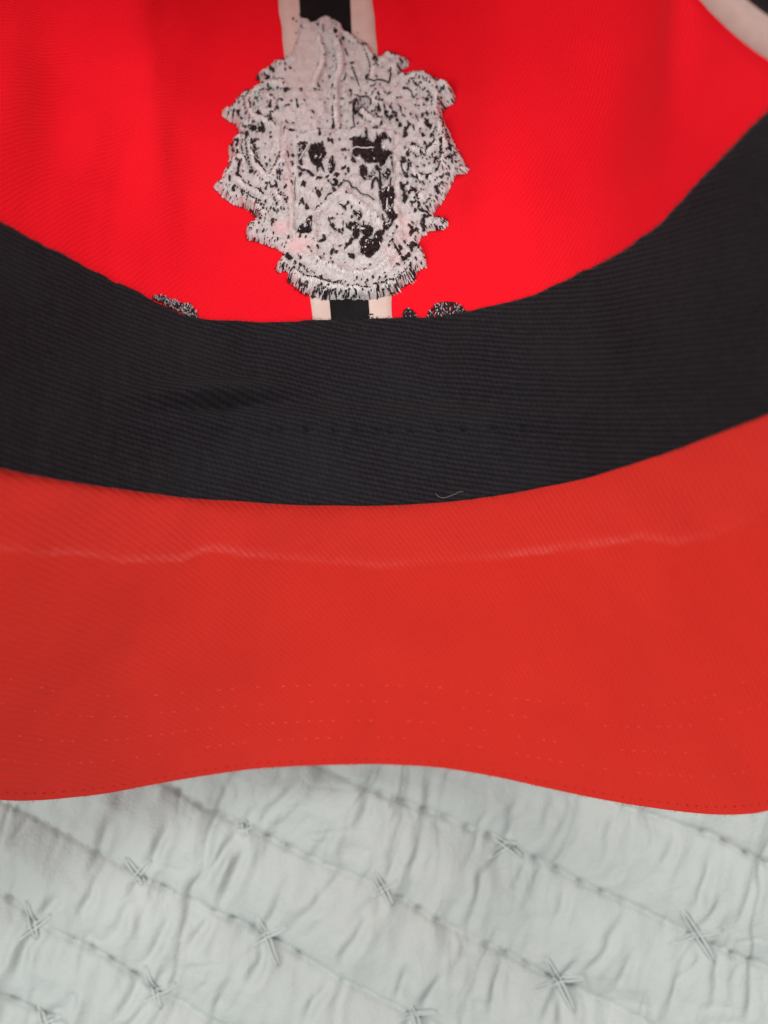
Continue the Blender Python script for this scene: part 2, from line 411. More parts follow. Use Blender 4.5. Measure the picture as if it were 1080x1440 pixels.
# ------------------------------------------------------------------ cap: outline of the opening and the crown
rim_c = [P(515,709,22.9),P(640,702,22.7),P(760,684,22.0),P(870,657,20.8),P(975,620,19.4),P(1080,580,17.9),P(1200,530,16.4),P(1340,465,14.9),
    (8.1,4.6,14.0),(8.3,8.5,13.8),(7.0,12.5,12.8),(3.6,15.6,11.8),(-.3,16.8,11.4),(-3.8,15.6,11.6),(-7.2,12.5,12.3),(-8.8,8.2,13.0),(-8.6,3.9,12.6),
    P(-250,580,16.7),P(-110,625,18.3),P(0,655,19.6),P(80,671,20.4),P(170,685,21.3),P(280,699,22.2),P(400,707,22.7)]
upp_c = [P(500,451,23.7),P(625,445,23.4),P(735,423,22.8),P(835,382,21.8),P(920,328,20.4),P(1000,245,19.0),P(1090,155,17.8),P(1220,30,16.4),
    (7.8,8.1,12.4),(8.0,11.6,11.8),(6.8,15.2,10.4),(3.5,18.0,9.2),(-.4,19.0,8.7),(-3.7,18.0,9.1),(-7.0,15.2,10.0),(-8.5,11.3,11.2),(-8.5,7.4,11.5),
    P(-210,190,17.8),P(-90,265,19.3),P(5,320,20.5),P(85,364,21.4),P(165,401,22.2),P(270,448,22.9),P(390,456,23.4)]
NS = 12
RIM = crom(rim_c, NS, True); UPP = crom(upp_c, NS, True)
wob = np.arange(len(UPP))
UPP[:, 1] += 0.022*vnoise(wob/2.3, wob*0, 44) + 0.02*vnoise(wob/5.1, wob*0, 45); NCOL = len(RIM)
APEX = np.array([-1.5, 17.0, 2.0]); AX = np.array([0, .6, -.8])
NROW_B, NROW_C = 10, 44
crown = np.zeros((NROW_B + NROW_C, NCOL, 3))
for j in range(NCOL):
    R, U = RIM[j], UPP[j]; t = (U-R)/np.linalg.norm(U-R)
    for i in range(NROW_B): crown[i, j] = R + (U-R)*(i/NROW_B)
    rad = U-APEX; rad = rad - AX*np.dot(rad, AX); rad /= np.linalg.norm(rad)
    dist = np.linalg.norm(U-APEX)
    front = math.exp(-((min(j, NCOL-j)/NS)/6.0)**2)
    tt = t + np.array([0, 0, -0.22])*front; tt /= np.linalg.norm(tt)
    P1 = U + tt*dist*0.36; P2 = APEX + rad*dist*0.50
    for i in range(NROW_C):
        s = i/(NROW_C-1)*0.985
        crown[NROW_B+i, j] = (1-s)**3*U + 3*s*(1-s)**2*P1 + 3*s*s*(1-s)*P2 + s**3*APEX
crown = np.concatenate([crown, crown[:, :1]], axis=1)          # close the loop
CN = grid_normals(crown)
if CN[15, 0, 2] < 0: CN = -CN
ctr = np.array([0, 8.0, 10.0])
# soft unevenness of the cloth
ii, jj = np.meshgrid(np.arange(crown.shape[0]), np.arange(crown.shape[1]), indexing='ij')
seam_keep = np.minimum(1, np.minimum(jj, NCOL-jj)/6)
crown += CN*(0.10*vnoise(jj/9.0, ii/9.0, 41)*smoothstep(8, 18, ii)*smoothstep(53, 40, ii)*seam_keep)[..., None]
cu_, cv_ = to_uv(crown)
def fold(u0, u1, w_, a): # a soft fold of the cloth running down from the crown
    c = u0 + (u1-u0)*np.clip((cv_+200)/600, 0, 1); return a*np.exp(-((cu_-c)/w_)**2)*smoothstep(11, 20, ii)*smoothstep(52, 42, ii)*((jj < 90) | (jj > NCOL-90))
crown += CN*(fold(165, 230, 30, 0.26) + fold(300, 320, 50, -0.14) + fold(890, 850, 58, -0.28) + fold(965, 940, 26, 0.20) + fold(720, 700, 50, 0.20) + fold(640, 640, 30, -0.10) + fold(60, 120, 50, -0.30))[..., None]
CUV = arc_uv(crown).reshape(crown.shape[0], crown.shape[1], 2)

cap = bpy.data.objects.new('baseball_cap', None); COL.objects.link(cap)
cap.location = (0, 0, 0)
tag(cap, 'red baseball cap lying open, black sweatband and crest backing inside, visor towards viewer', 'cap')

SEAM = 82; MID = 113
def panel(name, a, b):
    g = crown[:, a:b+1]; uv = CUV[:, a:b+1].reshape(-1, 2)
    n = np.cross(g[12, 1]-g[12, 0], g[13, 0]-g[12, 0])
    flip = np.dot(n, ctr - g[12, 0]) < 0
    o = link(name, g.reshape(-1, 3), grid_faces(g.shape[0], g.shape[1], flip), M_CROWN, cap, uv)
    solidify(o, 0.09); return o
panel('front_panel', 0, SEAM); panel('front_panel', NCOL-SEAM, NCOL)
panel('side_panel', SEAM, MID); panel('side_panel', NCOL-MID, NCOL-SEAM)
panel('back_panel', MID, NCOL//2); panel('back_panel', NCOL//2, NCOL-MID)
T = Threads(); T.tube([APEX+AX*(-0.05), APEX+AX*0.2, APEX+AX*0.42, APEX+AX*0.52], [0.7, 0.72, 0.55, 0.2], 20, False, up=np.array([1., 0, 0])); T.build('top_button', M_CROWN, cap)

# a surface to lay tapes and embroidery on
tri = [tuple(f) for f in grid_faces(crown.shape[0], crown.shape[1])]
BVH = BVHTree.FromPolygons([tuple(p) for p in crown.reshape(-1, 3)], tri)
EYE = Vector((0, 0, CAM_H))
def on_crown(u, v, lift=0.0):
    d = Vector(((u-540)/FPX, (720-v)/FPX, -1)).normalized()
    loc, n, _, _ = BVH.ray_cast(EYE, d)
    if loc is None: return None
    if n.dot(d) > 0: n = -n
    return np.array(loc + n*lift), np.array(n)

# ------------------------------------------------------------------ sweatband
def jr(a, b): return [j % NCOL for j in range(a, b+1)]
bandcols = jr(-NCOL//2, NCOL//2)
NB = 60
Rb = RIM[bandcols]; Ub = UPP[bandcols]; tq = np.linspace(-0.012, 1, NB)[:, None, None]
FB = 4                                                         # finer columns
def finer(c):
    x = np.arange(len(c)); xf = np.linspace(0, len(c)-1, (len(c)-1)*FB+1); i = np.clip(xf.astype(int), 0, len(c)-2); f = (xf-i)[:, None]
    c0, c1, c2, c3 = c[np.clip(i-1, 0, len(c)-1)], c[i], c[i+1], c[np.clip(i+2, 0, len(c)-1)]
    return 0.5*((2*c1)+(c2-c0)*f+(2*c0-5*c1+4*c2-c3)*f*f+(3*c1-c0-3*c2+c3)*f**3)
Rf, Uf = finer(Rb), finer(Ub)
band = Rf[None]*(1-tq) + Uf[None]*tq
BN = grid_normals(band)
if BN[5, band.shape[1]//2, 2] < 0: BN = -BN
bu, bv = to_uv(band)
band_uv = arc_uv(band)*0.5 + np.stack([band[..., 0].ravel(), band[..., 1].ravel()], 1)*0.5
sgnj = np.arange(band.shape[1])/FB
bulge = 0.10*np.sin(np.pi*np.clip(tq[..., 0], 0, 1))**0.7
off = 0.10 + bulge + np.zeros(band.shape[:2])
vis = (CAM_H - band[..., 2] > 8) & (bu > -400) & (bu < 1500) & (bv > -200)
def dent(u0, v0, su, sv, a, rot=0.0):
    du, dv = bu-u0, bv-v0; c, s = math.cos(rot), math.sin(rot); x = du*c+dv*s; y = -du*s+dv*c
    return np.where(vis, a*np.exp(-(x/su)**2-(y/sv)**2), 0)
off += dent(312, 577, 60, 6, -0.15, -0.05) + dent(300, 556, 90, 13, 0.36, -0.03) + dent(330, 597, 110, 14, 0.08)   # the pressed fold
off += dent(600, 596, 300, 18, 0.09) - dent(600, 566, 300, 16, 0.07) + dent(860, 560, 120, 26, 0.05, -0.3) + dent(620, 490, 26, 60, -0.12, 0.1)
off += dent(120, 545, 90, 22, 0.05, 0.25) + dent(760, 610, 160, 18, -0.03, -0.15) + dent(345, 495, 20, 45, -0.12, 0.3) + dent(930, 430, 60, 90, 0.06, -0.6)
for du in (470, 505, 531, 551, 581, 620, 655, 700, 740, 430, 395): off += dent(du, 612-abs(du-540)*0.03, 5.0, 3.4, -0.14)
off += 0.035*vnoise(np.repeat(sgnj[None], NB, 0)/7.0, tq[..., 0]*2.2+3, 51) + 0.012*vnoise(np.repeat(sgnj[None], NB, 0)/1.7, tq[..., 0]*7, 52)
band = band + BN*off[..., None]
band[-1] += (band[-1]-band[-2])*0.02
swb = link('sweatband', band.reshape(-1, 3), grid_faces(NB, band.shape[1]), M_BAND, cap, band_uv)
nn = np.cross(band[5, 401]-band[5, 400], band[6, 400]-band[5, 400])
if np.dot(nn, ctr-band[5, 400]) < 0: swb.data.flip_normals()
solidify(swb, 0.07)

# ------------------------------------------------------------------ visor
vin = crom([rim_c[i] for i in (17, 18, 19, 20, 21, 22, 23, 0, 1, 2, 3, 4, 5, 6, 7)], 14)
edge_left = [P(-250,580,16.7), P(-330,680,16.6), P(-375,830,17.0), P(-335,980,17.9), P(-240,1072,19.2), P(-120,1113,20.8), P(0,1125,22.6), P(50,1126,23.4), P(100,1122,24.1),
    P(150,1116,24.8), P(200,1106,25.4), P(250,1097,25.9), P(300,1089,26.35), P(350,1082,26.7), P(400,1078,26.95), P(450,1075.5,27.1), P(530,1074.5,27.2)]
edge_right = [P(530,1074.5,27.2), P(615,1079,27.05), P(690,1091,26.7), P(765,1107,26.1), P(840,1123,25.2), P(915,1136,24.2), P(990,1145,23.0), P(1040,1145.5,22.2), P(1080,1140,21.5),
    P(1180,1115,20.0), P(1290,1060,18.4), P(1375,970,17.1), P(1415,840,16.1), P(1400,640,15.2), P(1340,465,14.9)]
NV = 181
def half(c, n): return resample(crom(c, 8), n)
eo = np.concatenate([half(edge_left, NV), half(edge_right, NV)[1:]])
k0 = 7*14
ei = np.concatenate([resample(vin[:k0+1], NV), resample(vin[k0:], NV)[1:]])
NW = 90
tv = np.linspace(0, 1, NW)[:, None, None]
visor = ei[None]*(1-tv) + eo[None]*tv
VN = grid_normals(visor)
if VN[40, NV, 2] < 0: VN = -VN
e2 = np.array([0, 0.80, 0.60]); visor_uv = np.stack([visor[..., 0].ravel()*1.05, (visor @ e2).ravel()], 1)
visor = visor + VN*(0.14*np.sin(np.pi*tv[..., 0])*np.ones(visor.shape[1]))[..., None]*-1.0
jv = np.arange(visor.shape[1])/12.0
visor += VN*(0.018*vnoise(np.repeat(jv[None], NW, 0), tv[..., 0]*5, 61))[..., None]
vu, vv = to_uv(visor)
wl = [(-400,700),(-100,760),(0,772),(60,780),(100,778),(170,788),(250,787),(278,777),(300,772),(350,780),(430,788),(540,795),(620,788),(700,783),(770,775),(830,767),(900,757),(950,762),(990,755),(1040,741),(1090,715)]
lv = np.interp(vu, [p[0] for p in wl], [p[1] for p in wl]) + 1.5*vnoise(vu/22, vv*0, 71)
dl = vv - lv
wear = np.exp(-np.where(dl > 0, dl/3.0, dl/6.5)**2)*(0.55+0.45*vnoise(vu/45, vv/30, 72))*smoothstep(1075, 1010, vu)
wear = np.clip(wear, 0, 1)
dw = tv[..., 0]*np.ones(visor.shape[1])
falloff = smoothstep(6, -8, dl)*0.8  # twill highlight put into the colour above the worn crease
vis_o = link('visor', visor.reshape(-1, 3), grid_faces(NW, visor.shape[1]), M_VISOR, cap, visor_uv, {'wear': wear.ravel(), 'falloff': falloff.ravel()})
nn = np.cross(visor[40, NV+1]-visor[40, NV], visor[41, NV]-visor[40, NV])
if nn[2] < 0: vis_o.data.flip_normals()
solidify(vis_o, 0.24)
bv_ = vis_o.modifiers.new('soft_edge', 'BEVEL'); bv_.width = 0.09*S; bv_.segments = 3; bv_.limit_method = 'ANGLE'; bv_.angle_limit = 1.0

def visor_row(dist, pitch, length, r, sink, name, mat, keep=1.0, a=0, b=None):
    """stitches at a fixed distance from the visor's edge"""
    c = []
    for j in range(visor.shape[1]):
        col = visor[:, j]; L = np.concatenate([[0], np.cumsum(np.linalg.norm(np.diff(col, axis=0), axis=1))])
        if L[-1] < dist*1.05: continue
        t = L[-1]-dist; p = np.array([np.interp(t, L, col[:, k]) for k in range(3)]); i = min(int(np.searchsorted(L, t)), NW-1)
        c.append(np.concatenate([p, VN[i, j]]))
    c = np.array(c); L = np.concatenate([[0], np.cumsum(np.linalg.norm(np.diff(c[:, :3], axis=0), axis=1))])
    T = Threads(); s = 0.05
    while s < L[-1]-length:
        if random.random() < keep:
            pts = []
            for t in (0, .5, 1):
                q = np.array([np.interp(s+length*t, L, c[:, k]) for k in range(6)])
                pts.append(q[:3] + q[3:]*(sink if t == .5 else -0.02))
            T.tube(pts, r*random.uniform(0.8, 1.15), 5)
        s += pitch*random.uniform(0.92, 1.08)
    if T.g: return T.build(name, mat, vis_o, 'stuff')
visor_row(0.16, 0.24, 0.17, 0.020, -0.004, 'edge_stitching', M_DRED)
for d in (0.80, 1.30, 1.85, 2.32):
    visor_row(d, 0.27, 0.19, 0.017, -0.002, 'stitch_row', M_RTHR, 0.62)

# ------------------------------------------------------------------ seam tapes
def strip(name, centre_uv, lift, mat, parent, nw=9, cross_bulge=0.03):
    """a tape laid on the crown: list of (u_left, u_right, v) spans"""
    V = []; n = 0
    for ul, ur, v in centre_uv:
        for k in range(nw):
            t = k/(nw-1); h = on_crown(ul+(ur-ul)*t, v)
            p, nn = h; V.append(p + nn*(lift + cross_bulge*math.sin(math.pi*t)**0.5)); 
        n += 1
    o = link(name, V, grid_faces(n, nw), mat, parent)
    a, b, c = np.array(V[0]), np.array(V[1]), np.array(V[nw])
    if np.cross(b-a, c-a)[2] < 0: o.data.flip_normals()
    solidify(o, 0.03); return o
vs = np.linspace(-140, 456, 90)
left_e = np.interp(vs, [-140, 0, 40, 85, 425, 470], [379, 391, 396, 401, 437, 441]); right_e = np.interp(vs, [-140, 0, 90, 450, 470], [512, 524, 531, 552, 553])
tape = strip('seam_tape', [(l + 1.2*vnoise(v/19, 0.0, 3), r + 1.2*vnoise(v/23, 4.0, 3), v) for l, r, v in zip(left_e, right_e, vs)], 0.02, M_PALE, cap, 9, 0.02)
bl = np.interp(vs, [-140, 0, 60, 425, 470], [408, 420, 424, 463, 467]); br = np.interp(vs, [-140, 0, 50, 70, 430, 470], [487, 493, 495, 496, 519, 522])
strip('centre_binding', [(l, r, v) for l, r, v in zip(bl, br, vs)], 0.052, M_BLACK, tape, 9, 0.02)

def lay_tape(col, nrm_):
    base = None
    for name, hw, lift, mat in (('seam_tape', 0.95, 0.04, M_PALE), ('centre_binding', 0.44, 0.085, M_BLACK)):
        V = []
        for i in range(len(col)):
            tg = col[min(i+1, len(col)-1)]-col[max(i-1, 0)]; sd = np.cross(tg, nrm_[i]); sd /= np.linalg.norm(sd)
            for k in range(7):
                t = k/3-1; hit = BVH.find_nearest(Vector(col[i] + sd*hw*t)); n = np.array(hit[1]); n = n if np.dot(n, nrm_[i]) > 0 else -n
                V.append(np.array(hit[0]) + n*(lift + 0.03*math.cos(t*1.5)))
        o = link(name, V, grid_faces(len(col), 7), mat, base or cap)
        a, b, c = V[21], V[22], V[28]
        if np.dot(np.cross(b-a, c-a), ctr-a) < 0: o.data.flip_normals()
        solidify(o, 0.03)
        if base is None: base = o
def side_tape_path(pts):
    h = [on_crown(u, v) for u, v in crom(pts, 6)]; h = [x for x in h if x is not None]
    lay_tape([x[0] for x in h], [x[1] for x in h])
def side_tape(j, s):
    lay_tape(list(crown[NROW_B-2:-1, j % NCOL]), list(CN[NROW_B-2:-1, j % NCOL]))
side_tape_path([(628,-322),(753,-285),(866,-228),(962,-152),(1020,-92),(1069,-46),(1114,-15),(1165,6),(1218,16)]); side_tape(NCOL-SEAM, -1)

# ------------------------------------------------------------------ crest: the wrong side of the embroidery
# stitch marks read off in twelfth-pixel tiles: (origin, scale, "x y r ..." marks)
TILES = [
((300,70),10.8,"690 440 35 780 455 20 870 390 35 905 415 28 830 530 30 860 510 22 800 490 18 945 280 15 1015 325 18 1065 230 25 1020 550 18 650 660 25 760 660 24 840 670 24 860 720 18 535 700 16 490 735 14 440 800 18 450 700 14 325 830 14 385 905 24 310 890 16 280 940 16 670 840 22 750 860 16 690 895 16 715 820 10 890 860 22 560 890 16 540 950 16 570 1000 20 700 1050 20 870 945 18 915 940 18 890 1020 30 1005 990 20 980 1020 18 585 1050 18 375 1045 28 300 1020 25 210 1040 15 1065 890 20 1000 880 14"),
((400,20),10.8,"120 85 22 175 125 16 240 25 22 170 310 12 490 240 18 450 235 12 570 280 18 575 340 16 570 385 12 565 560 16 755 205 14 720 120 18 800 270 20 770 320 16 775 395 34 800 480 24 840 520 24 885 470 22 855 580 22 900 440 18 1000 495 18 575 750 18 660 680 10 740 720 20 735 610 10 800 640 10 775 800 14 480 865 16 595 885 18 715 900 16 780 940 14 925 875 16 1025 830 20 1065 830 14 920 1040 16 655 1040 20 740 830 9 15 870 25 15 950 22 95 930 24 150 970 10 1050 920 22"),
((480,20),10.8,"160 830 22 210 830 14 60 880 16 140 500 16 20 460 22 230 420 16 270 510 22 330 540 18 370 570 24 410 520 20 200 530 12 255 300 12 570 760 28 540 800 22 580 840 18 545 890 16 650 730 16 690 650 22 785 695 28 850 715 24 920 780 18 950 810 16 895 870 24 650 835 10 660 915 16 750 950 18 780 920 18 780 1010 24 900 1000 18 1000 1000 20 420 1050 28 50 1045 14"),
((560,90),10.8,"30 110 24 70 40 20 35 245 22 135 250 20 175 285 12 235 245 24 335 250 18 385 230 12 430 270 12 505 260 16 475 310 14 590 375 26 665 385 16 690 500 20 850 515 20 840 600 18 635 690 22 700 690 20 735 690 16 630 735 14 285 430 22 335 460 22 390 435 18 130 500 24 190 500 18 230 540 18 260 590 20 310 570 16 465 580 18 405 640 16 325 655 16 460 675 28 420 740 18 350 745 12 295 735 14 345 785 10 10 625 16 80 625 16 40 745 14 70 790 24 80 830 16 110 890 14 235 880 24 310 905 20 400 880 34 460 865 30 480 900 18 570 880 18 560 900 10 655 930 16 690 980 14 715 1030 18 330 950 20 345 990 16 30 980 28 65 1040 28 220 1030 26 185 1000 16 140 920 10 470 1000 34 510 1050 30 15 880 25 640 900 12"),
((300,150),10.8,"375 175 30 380 240 30 425 300 26 300 180 24 290 230 18 450 390 18 490 410 20 520 540 40 500 600 22 350 695 32 355 770 28 360 860 28 600 690 34 640 740 28 590 790 18 630 830 28 510 770 18 640 890 20 580 920 16 655 950 24 700 980 24 740 1000 22 690 1010 20 800 890 20 870 930 22 820 980 20 650 650 22 700 640 16 890 585 26 890 500 20 900 330 34 895 260 24 855 370 18 880 165 30 790 480 24 1005 120 22 985 155 16 900 75 18 1000 900 22 955 850 18 1010 950 18 390 980 26 375 1050 22 440 1000 16 240 1000 16 200 1050 16 570 190 20 690 190 22 660 230 20 715 240 14 560 130 16 700 760 14 820 1010 14 1060 360 15 960 400 15 920 380 14 1005 1050 16 560 1070 14"),
((400,110),10.8,"35 290 30 70 290 22 100 270 14 15 235 20 250 290 26 245 330 18 190 510 24 205 550 20 180 480 18 105 480 20 85 540 18 25 550 22 0 465 12 295 455 14 345 400 9 265 520 9 435 255 16 490 215 22 500 270 16 480 185 14 545 135 16 655 85 20 640 110 10 920 75 16 900 130 18 855 165 10 605 180 9 705 245 26 680 285 12 740 355 14 725 445 22 735 420 14 670 355 9 620 430 12 570 490 12 495 455 9 690 550 16 720 555 14 700 600 18 710 645 18 690 700 18 690 755 16 720 800 20 710 850 32 670 885 18 735 850 20 870 425 18 845 425 12 850 535 14 905 335 12 1020 290 20 1030 345 18 1045 110 18 860 690 18 935 765 9 850 830 14 825 890 18 835 930 14 920 905 10 1020 950 16 860 235 10 405 630 22 385 720 14 500 880 24 490 990 20 455 940 12 610 620 10 610 770 14 125 780 26 35 745 14 45 810 18 110 930 28 140 920 18 75 955 16 25 910 16 5 970 10 300 970 10 630 1065 18 680 1070 18 830 1040 16 1000 1050 14 1060 1040 20 985 520 10 1015 520 16 665 990 8 735 975 8 300 820 8 240 940 8"),
((480,110),10.8,"510 355 20 535 390 12 625 370 24 630 405 16 705 330 14 770 330 18 750 370 16 875 410 16 940 405 12 490 500 22 425 550 16 375 485 16 500 590 22 540 580 18 570 630 22 630 570 30 650 600 20 710 560 22 780 550 24 795 490 14 720 620 34 740 680 30 830 620 34 800 680 32 865 690 26 890 760 24 930 830 32 660 690 18 600 680 14 770 740 20 790 790 12 675 815 24 640 850 12 520 850 14 535 900 20 310 700 16 345 610 14 270 790 22 280 880 16 150 290 22 165 340 14 305 300 16 410 350 18 990 280 22 1050 285 20 935 575 24 945 615 16 900 530 14 970 680 18 1010 700 12 1060 800 20 1010 880 28 1020 960 28 990 990 18 880 1000 16 1050 870 20 400 980 26 410 1000 20 110 490 10 140 525 20 70 765 10 55 905 14 185 115 14 640 200 18 440 200 16 500 255 16"),
((560,180),10.8,"70 70 28 220 60 26 280 120 26 150 140 28 155 210 30 115 240 16 370 115 22 410 225 30 380 200 16 440 330 26 460 350 18 470 40 36 510 95 28 525 125 18 540 220 30 560 310 30 525 380 36 520 440 32 495 495 24 410 510 26 400 540 14 455 540 16 320 540 12 270 370 36 305 385 20 240 400 18 135 430 18 125 385 10 185 500 32 105 555 26 130 610 30 190 580 22 90 660 24 195 700 26 245 650 26 240 700 24 90 700 16 115 775 24 155 840 30 170 790 18 265 840 22 295 880 10 350 900 24 445 690 20 420 675 14 400 775 14 440 800 12 480 820 12 500 890 32 550 840 22 560 800 16 630 760 22 610 720 18 690 690 22 660 680 18 640 790 16 660 740 16 610 590 30 590 630 18 650 600 16 520 650 20 560 545 18 670 500 26 680 450 24 670 415 24 690 335 28 710 310 16 850 370 32 845 410 18 800 455 16 740 540 20 830 580 20 880 565 24 925 590 26 910 630 20 990 620 24 930 440 24 935 480 22 900 510 18 790 190 24 800 240 22 765 170 14 710 60 20 690 10 16 800 300 14 920 370 14 740 770 20 735 820 16 810 790 18 700 870 18 720 945 22 790 860 10 625 1020 30 640 1050 24 660 960 10 95 1000 28 110 1040 24 175 960 26 145 980 18 270 1050 30 405 1065 16 385 950 14 430 940 10 780 690 16 800 640 10 1060 610 12 1020 700 14 10 240 16 25 10 18 720 630 18"),
((300,240),10.8,"400 20 30 370 90 24 365 180 36 385 130 20 455 145 18 420 230 20 225 250 26 215 225 16 300 390 36 290 350 20 345 480 16 165 345 12 435 430 20 450 480 14 410 400 12 470 310 20 520 325 20 550 280 14 580 390 28 555 360 18 660 430 22 710 460 28 760 470 18 720 400 14 800 400 22 815 350 16 830 310 18 880 330 24 930 340 24 970 300 24 960 350 22 1000 130 24 1015 160 20 960 175 16 1010 240 18 915 240 12 650 40 22 740 60 22 690 20 20 570 130 28 600 135 20 630 190 12 980 460 18 1015 530 22 1065 390 24 990 400 16 1065 600 20 795 590 24 725 545 10 900 610 10 1000 620 10 870 675 20 910 695 24 960 730 20 1015 715 22 720 675 20 690 650 12 650 710 20 700 740 16 760 730 24 580 640 24 610 690 16 540 590 16 520 540 16 640 630 14 710 850 24 790 830 14 890 890 30 910 840 20 880 950 18 950 855 16 680 935 18 600 930 16 570 915 12 560 1005 16 650 1050 18 765 1005 20 740 1040 14 905 1060 16 590 830 10 770 890 12"),
((400,195),10.8,"545 180 24 630 160 28 690 180 32 240 650 34 235 680 28 270 780 28 280 820 26 250 830 18 120 370 30 50 370 18 55 420 22 110 520 22 100 490 24 120 630 16 150 710 10 95 790 22 110 820 14 10 870 18 10 40 14 110 30 28 490 75 20 505 930 44 450 880 24 500 970 26 550 880 20 750 890 34 770 780 50 720 820 26 780 670 32 650 740 24 680 780 16 850 790 26 820 830 20 690 950 18 640 990 14 610 1045 16 265 1050 26 920 990 12 985 1005 10 890 295 30 860 270 18 965 290 20 910 435 18 860 560 24 910 550 24 960 580 28 915 630 18 830 125 18 1000 130 14 1060 120 20 740 700 16 30 1040 18 890 740 18 230 460 40 240 500 34"),
((480,195),10.8,"790 140 28 805 420 24 810 490 24 200 450 36 225 470 20 160 130 14 400 40 24 970 420 34 1010 430 24 1050 340 28 950 490 20 1040 580 24 975 610 20 1010 680 28 1000 260 16 950 560 16 960 830 28 970 900 26 985 980 34 1010 1040 28 1060 980 20 160 700 10 60 990 14 300 790 10"),
((560,260),10.8,"90 120 28 90 190 36 120 260 34 130 330 36 130 390 18 180 100 24 300 190 30 225 270 36 270 240 26 240 200 18 210 300 20 260 400 28 310 410 24 370 440 36 290 510 26 340 490 22 390 510 24 430 500 22 490 460 26 480 500 20 530 550 26 540 410 18 530 340 24 510 340 12 550 275 16 440 395 18 405 205 16 370 290 18 330 285 14 630 150 28 640 200 28 620 280 22 720 80 22 690 130 14 440 590 32 425 650 34 410 720 34 390 760 22 490 600 20 590 690 20 650 690 18 690 680 16 640 590 18 660 545 20 740 560 18 700 600 12 190 710 26 230 740 34 225 820 40 260 790 22 310 760 22 330 790 16 240 660 20 10 630 30 15 780 18 120 970 24 60 1050 34 240 1000 40 230 1050 30 180 1030 20 320 1000 24 330 1050 18 500 20 30 345 40 20"),
((360,330),10.8,"660 125 20 740 140 18 100 60 24 120 40 14 330 160 24 260 85 16 485 120 20 465 140 12 440 215 18 410 340 18 460 360 20 480 440 36 440 430 26 520 460 22 400 540 22 380 550 16 575 515 24 660 460 24 660 580 30 640 610 18 560 590 24 530 600 16 720 610 20 760 615 14 760 650 16 820 655 10 855 695 16 500 720 30 550 770 20 590 840 20 660 830 26 700 750 18 760 780 18 735 850 26 690 890 20 760 920 24 850 960 28 960 750 24 955 800 22 960 880 18 950 970 22 1050 910 26 1040 985 28 1000 1000 18 1070 800 16 1000 190 28 1030 150 24 950 210 16 910 285 22 770 300 16 820 365 12 945 490 20 1010 400 16 1070 580 14 590 685 10"),
((400,280),10.8,"250 190 32 260 140 24 320 190 24 330 245 32 220 210 20 500 20 44 690 40 18 610 125 18 645 65 12 535 190 18 480 245 28 435 310 14 225 660 24 305 680 20 580 660 28 590 710 30 550 730 24 515 755 18 480 825 20 360 850 16 330 830 10 385 905 12 580 940 14 695 920 32 715 840 14 720 870 14 780 930 26 750 920 16 970 970 28 1010 1000 26 1040 1015 26 520 1030 18 490 1015 8 720 1050 16 675 1010 12 850 800 18 820 830 16 905 845 18 940 790 28 990 770 34 1030 750 30 660 420 20 720 410 18 755 420 12 665 460 18 690 520 20 730 510 24 740 540 22 780 580 22 820 600 30 870 635 14 790 345 14 875 345 14 950 190 20 1010 245 24 870 560 24 1010 360 24 1060 310 22 980 660 12 530 490 9 920 75 10 235 1000 20 150 1050 18 20 920 20"),
((480,280),10.8,"650 400 24 640 350 18 880 560 20 820 660 20 790 730 24 745 800 22 860 880 22 110 780 30 150 750 28 80 790 22 120 980 28 170 1010 30 40 845 16 570 430 16 40 250 26 80 200 20 145 250 20 295 220 14 150 370 20 430 490 14 750 740 14 830 830 12"),
((500,350),9.0,"40 360 20 125 340 24 195 275 14 210 285 8 40 475 20 100 475 12 170 470 16 245 450 22 320 435 14 320 475 12 400 445 18 385 385 14 145 510 12 165 555 18 300 580 24 285 630 22 355 605 20 420 550 18 440 580 22 480 580 14 530 540 22 560 520 16 600 470 16 635 480 16 545 275 20 580 300 12 505 315 12 570 395 9 540 100 20 580 130 24 620 200 30 590 80 22 740 30 26 730 100 24 700 160 30 660 190 28 640 260 16 720 310 24 735 380 28 700 430 20 790 210 18 830 60 18 870 90 16 760 350 18 440 40 14 185 640 18 25 640 20 120 630 14 720 265 14"),
((420,395),10.8,"60 20 14 95 40 16 140 60 14 190 70 18 240 95 14 300 110 16 350 120 14 400 115 12 450 120 16 520 130 14 580 125 16 640 120 14 700 110 16 300 190 16 260 200 14 340 230 18 420 250 16 480 260 18 540 255 16 620 270 18 700 265 16 760 255 18 820 230 16 240 260 14 380 290 16 460 300 14 560 300 16 660 300 14 740 290 14"),
]
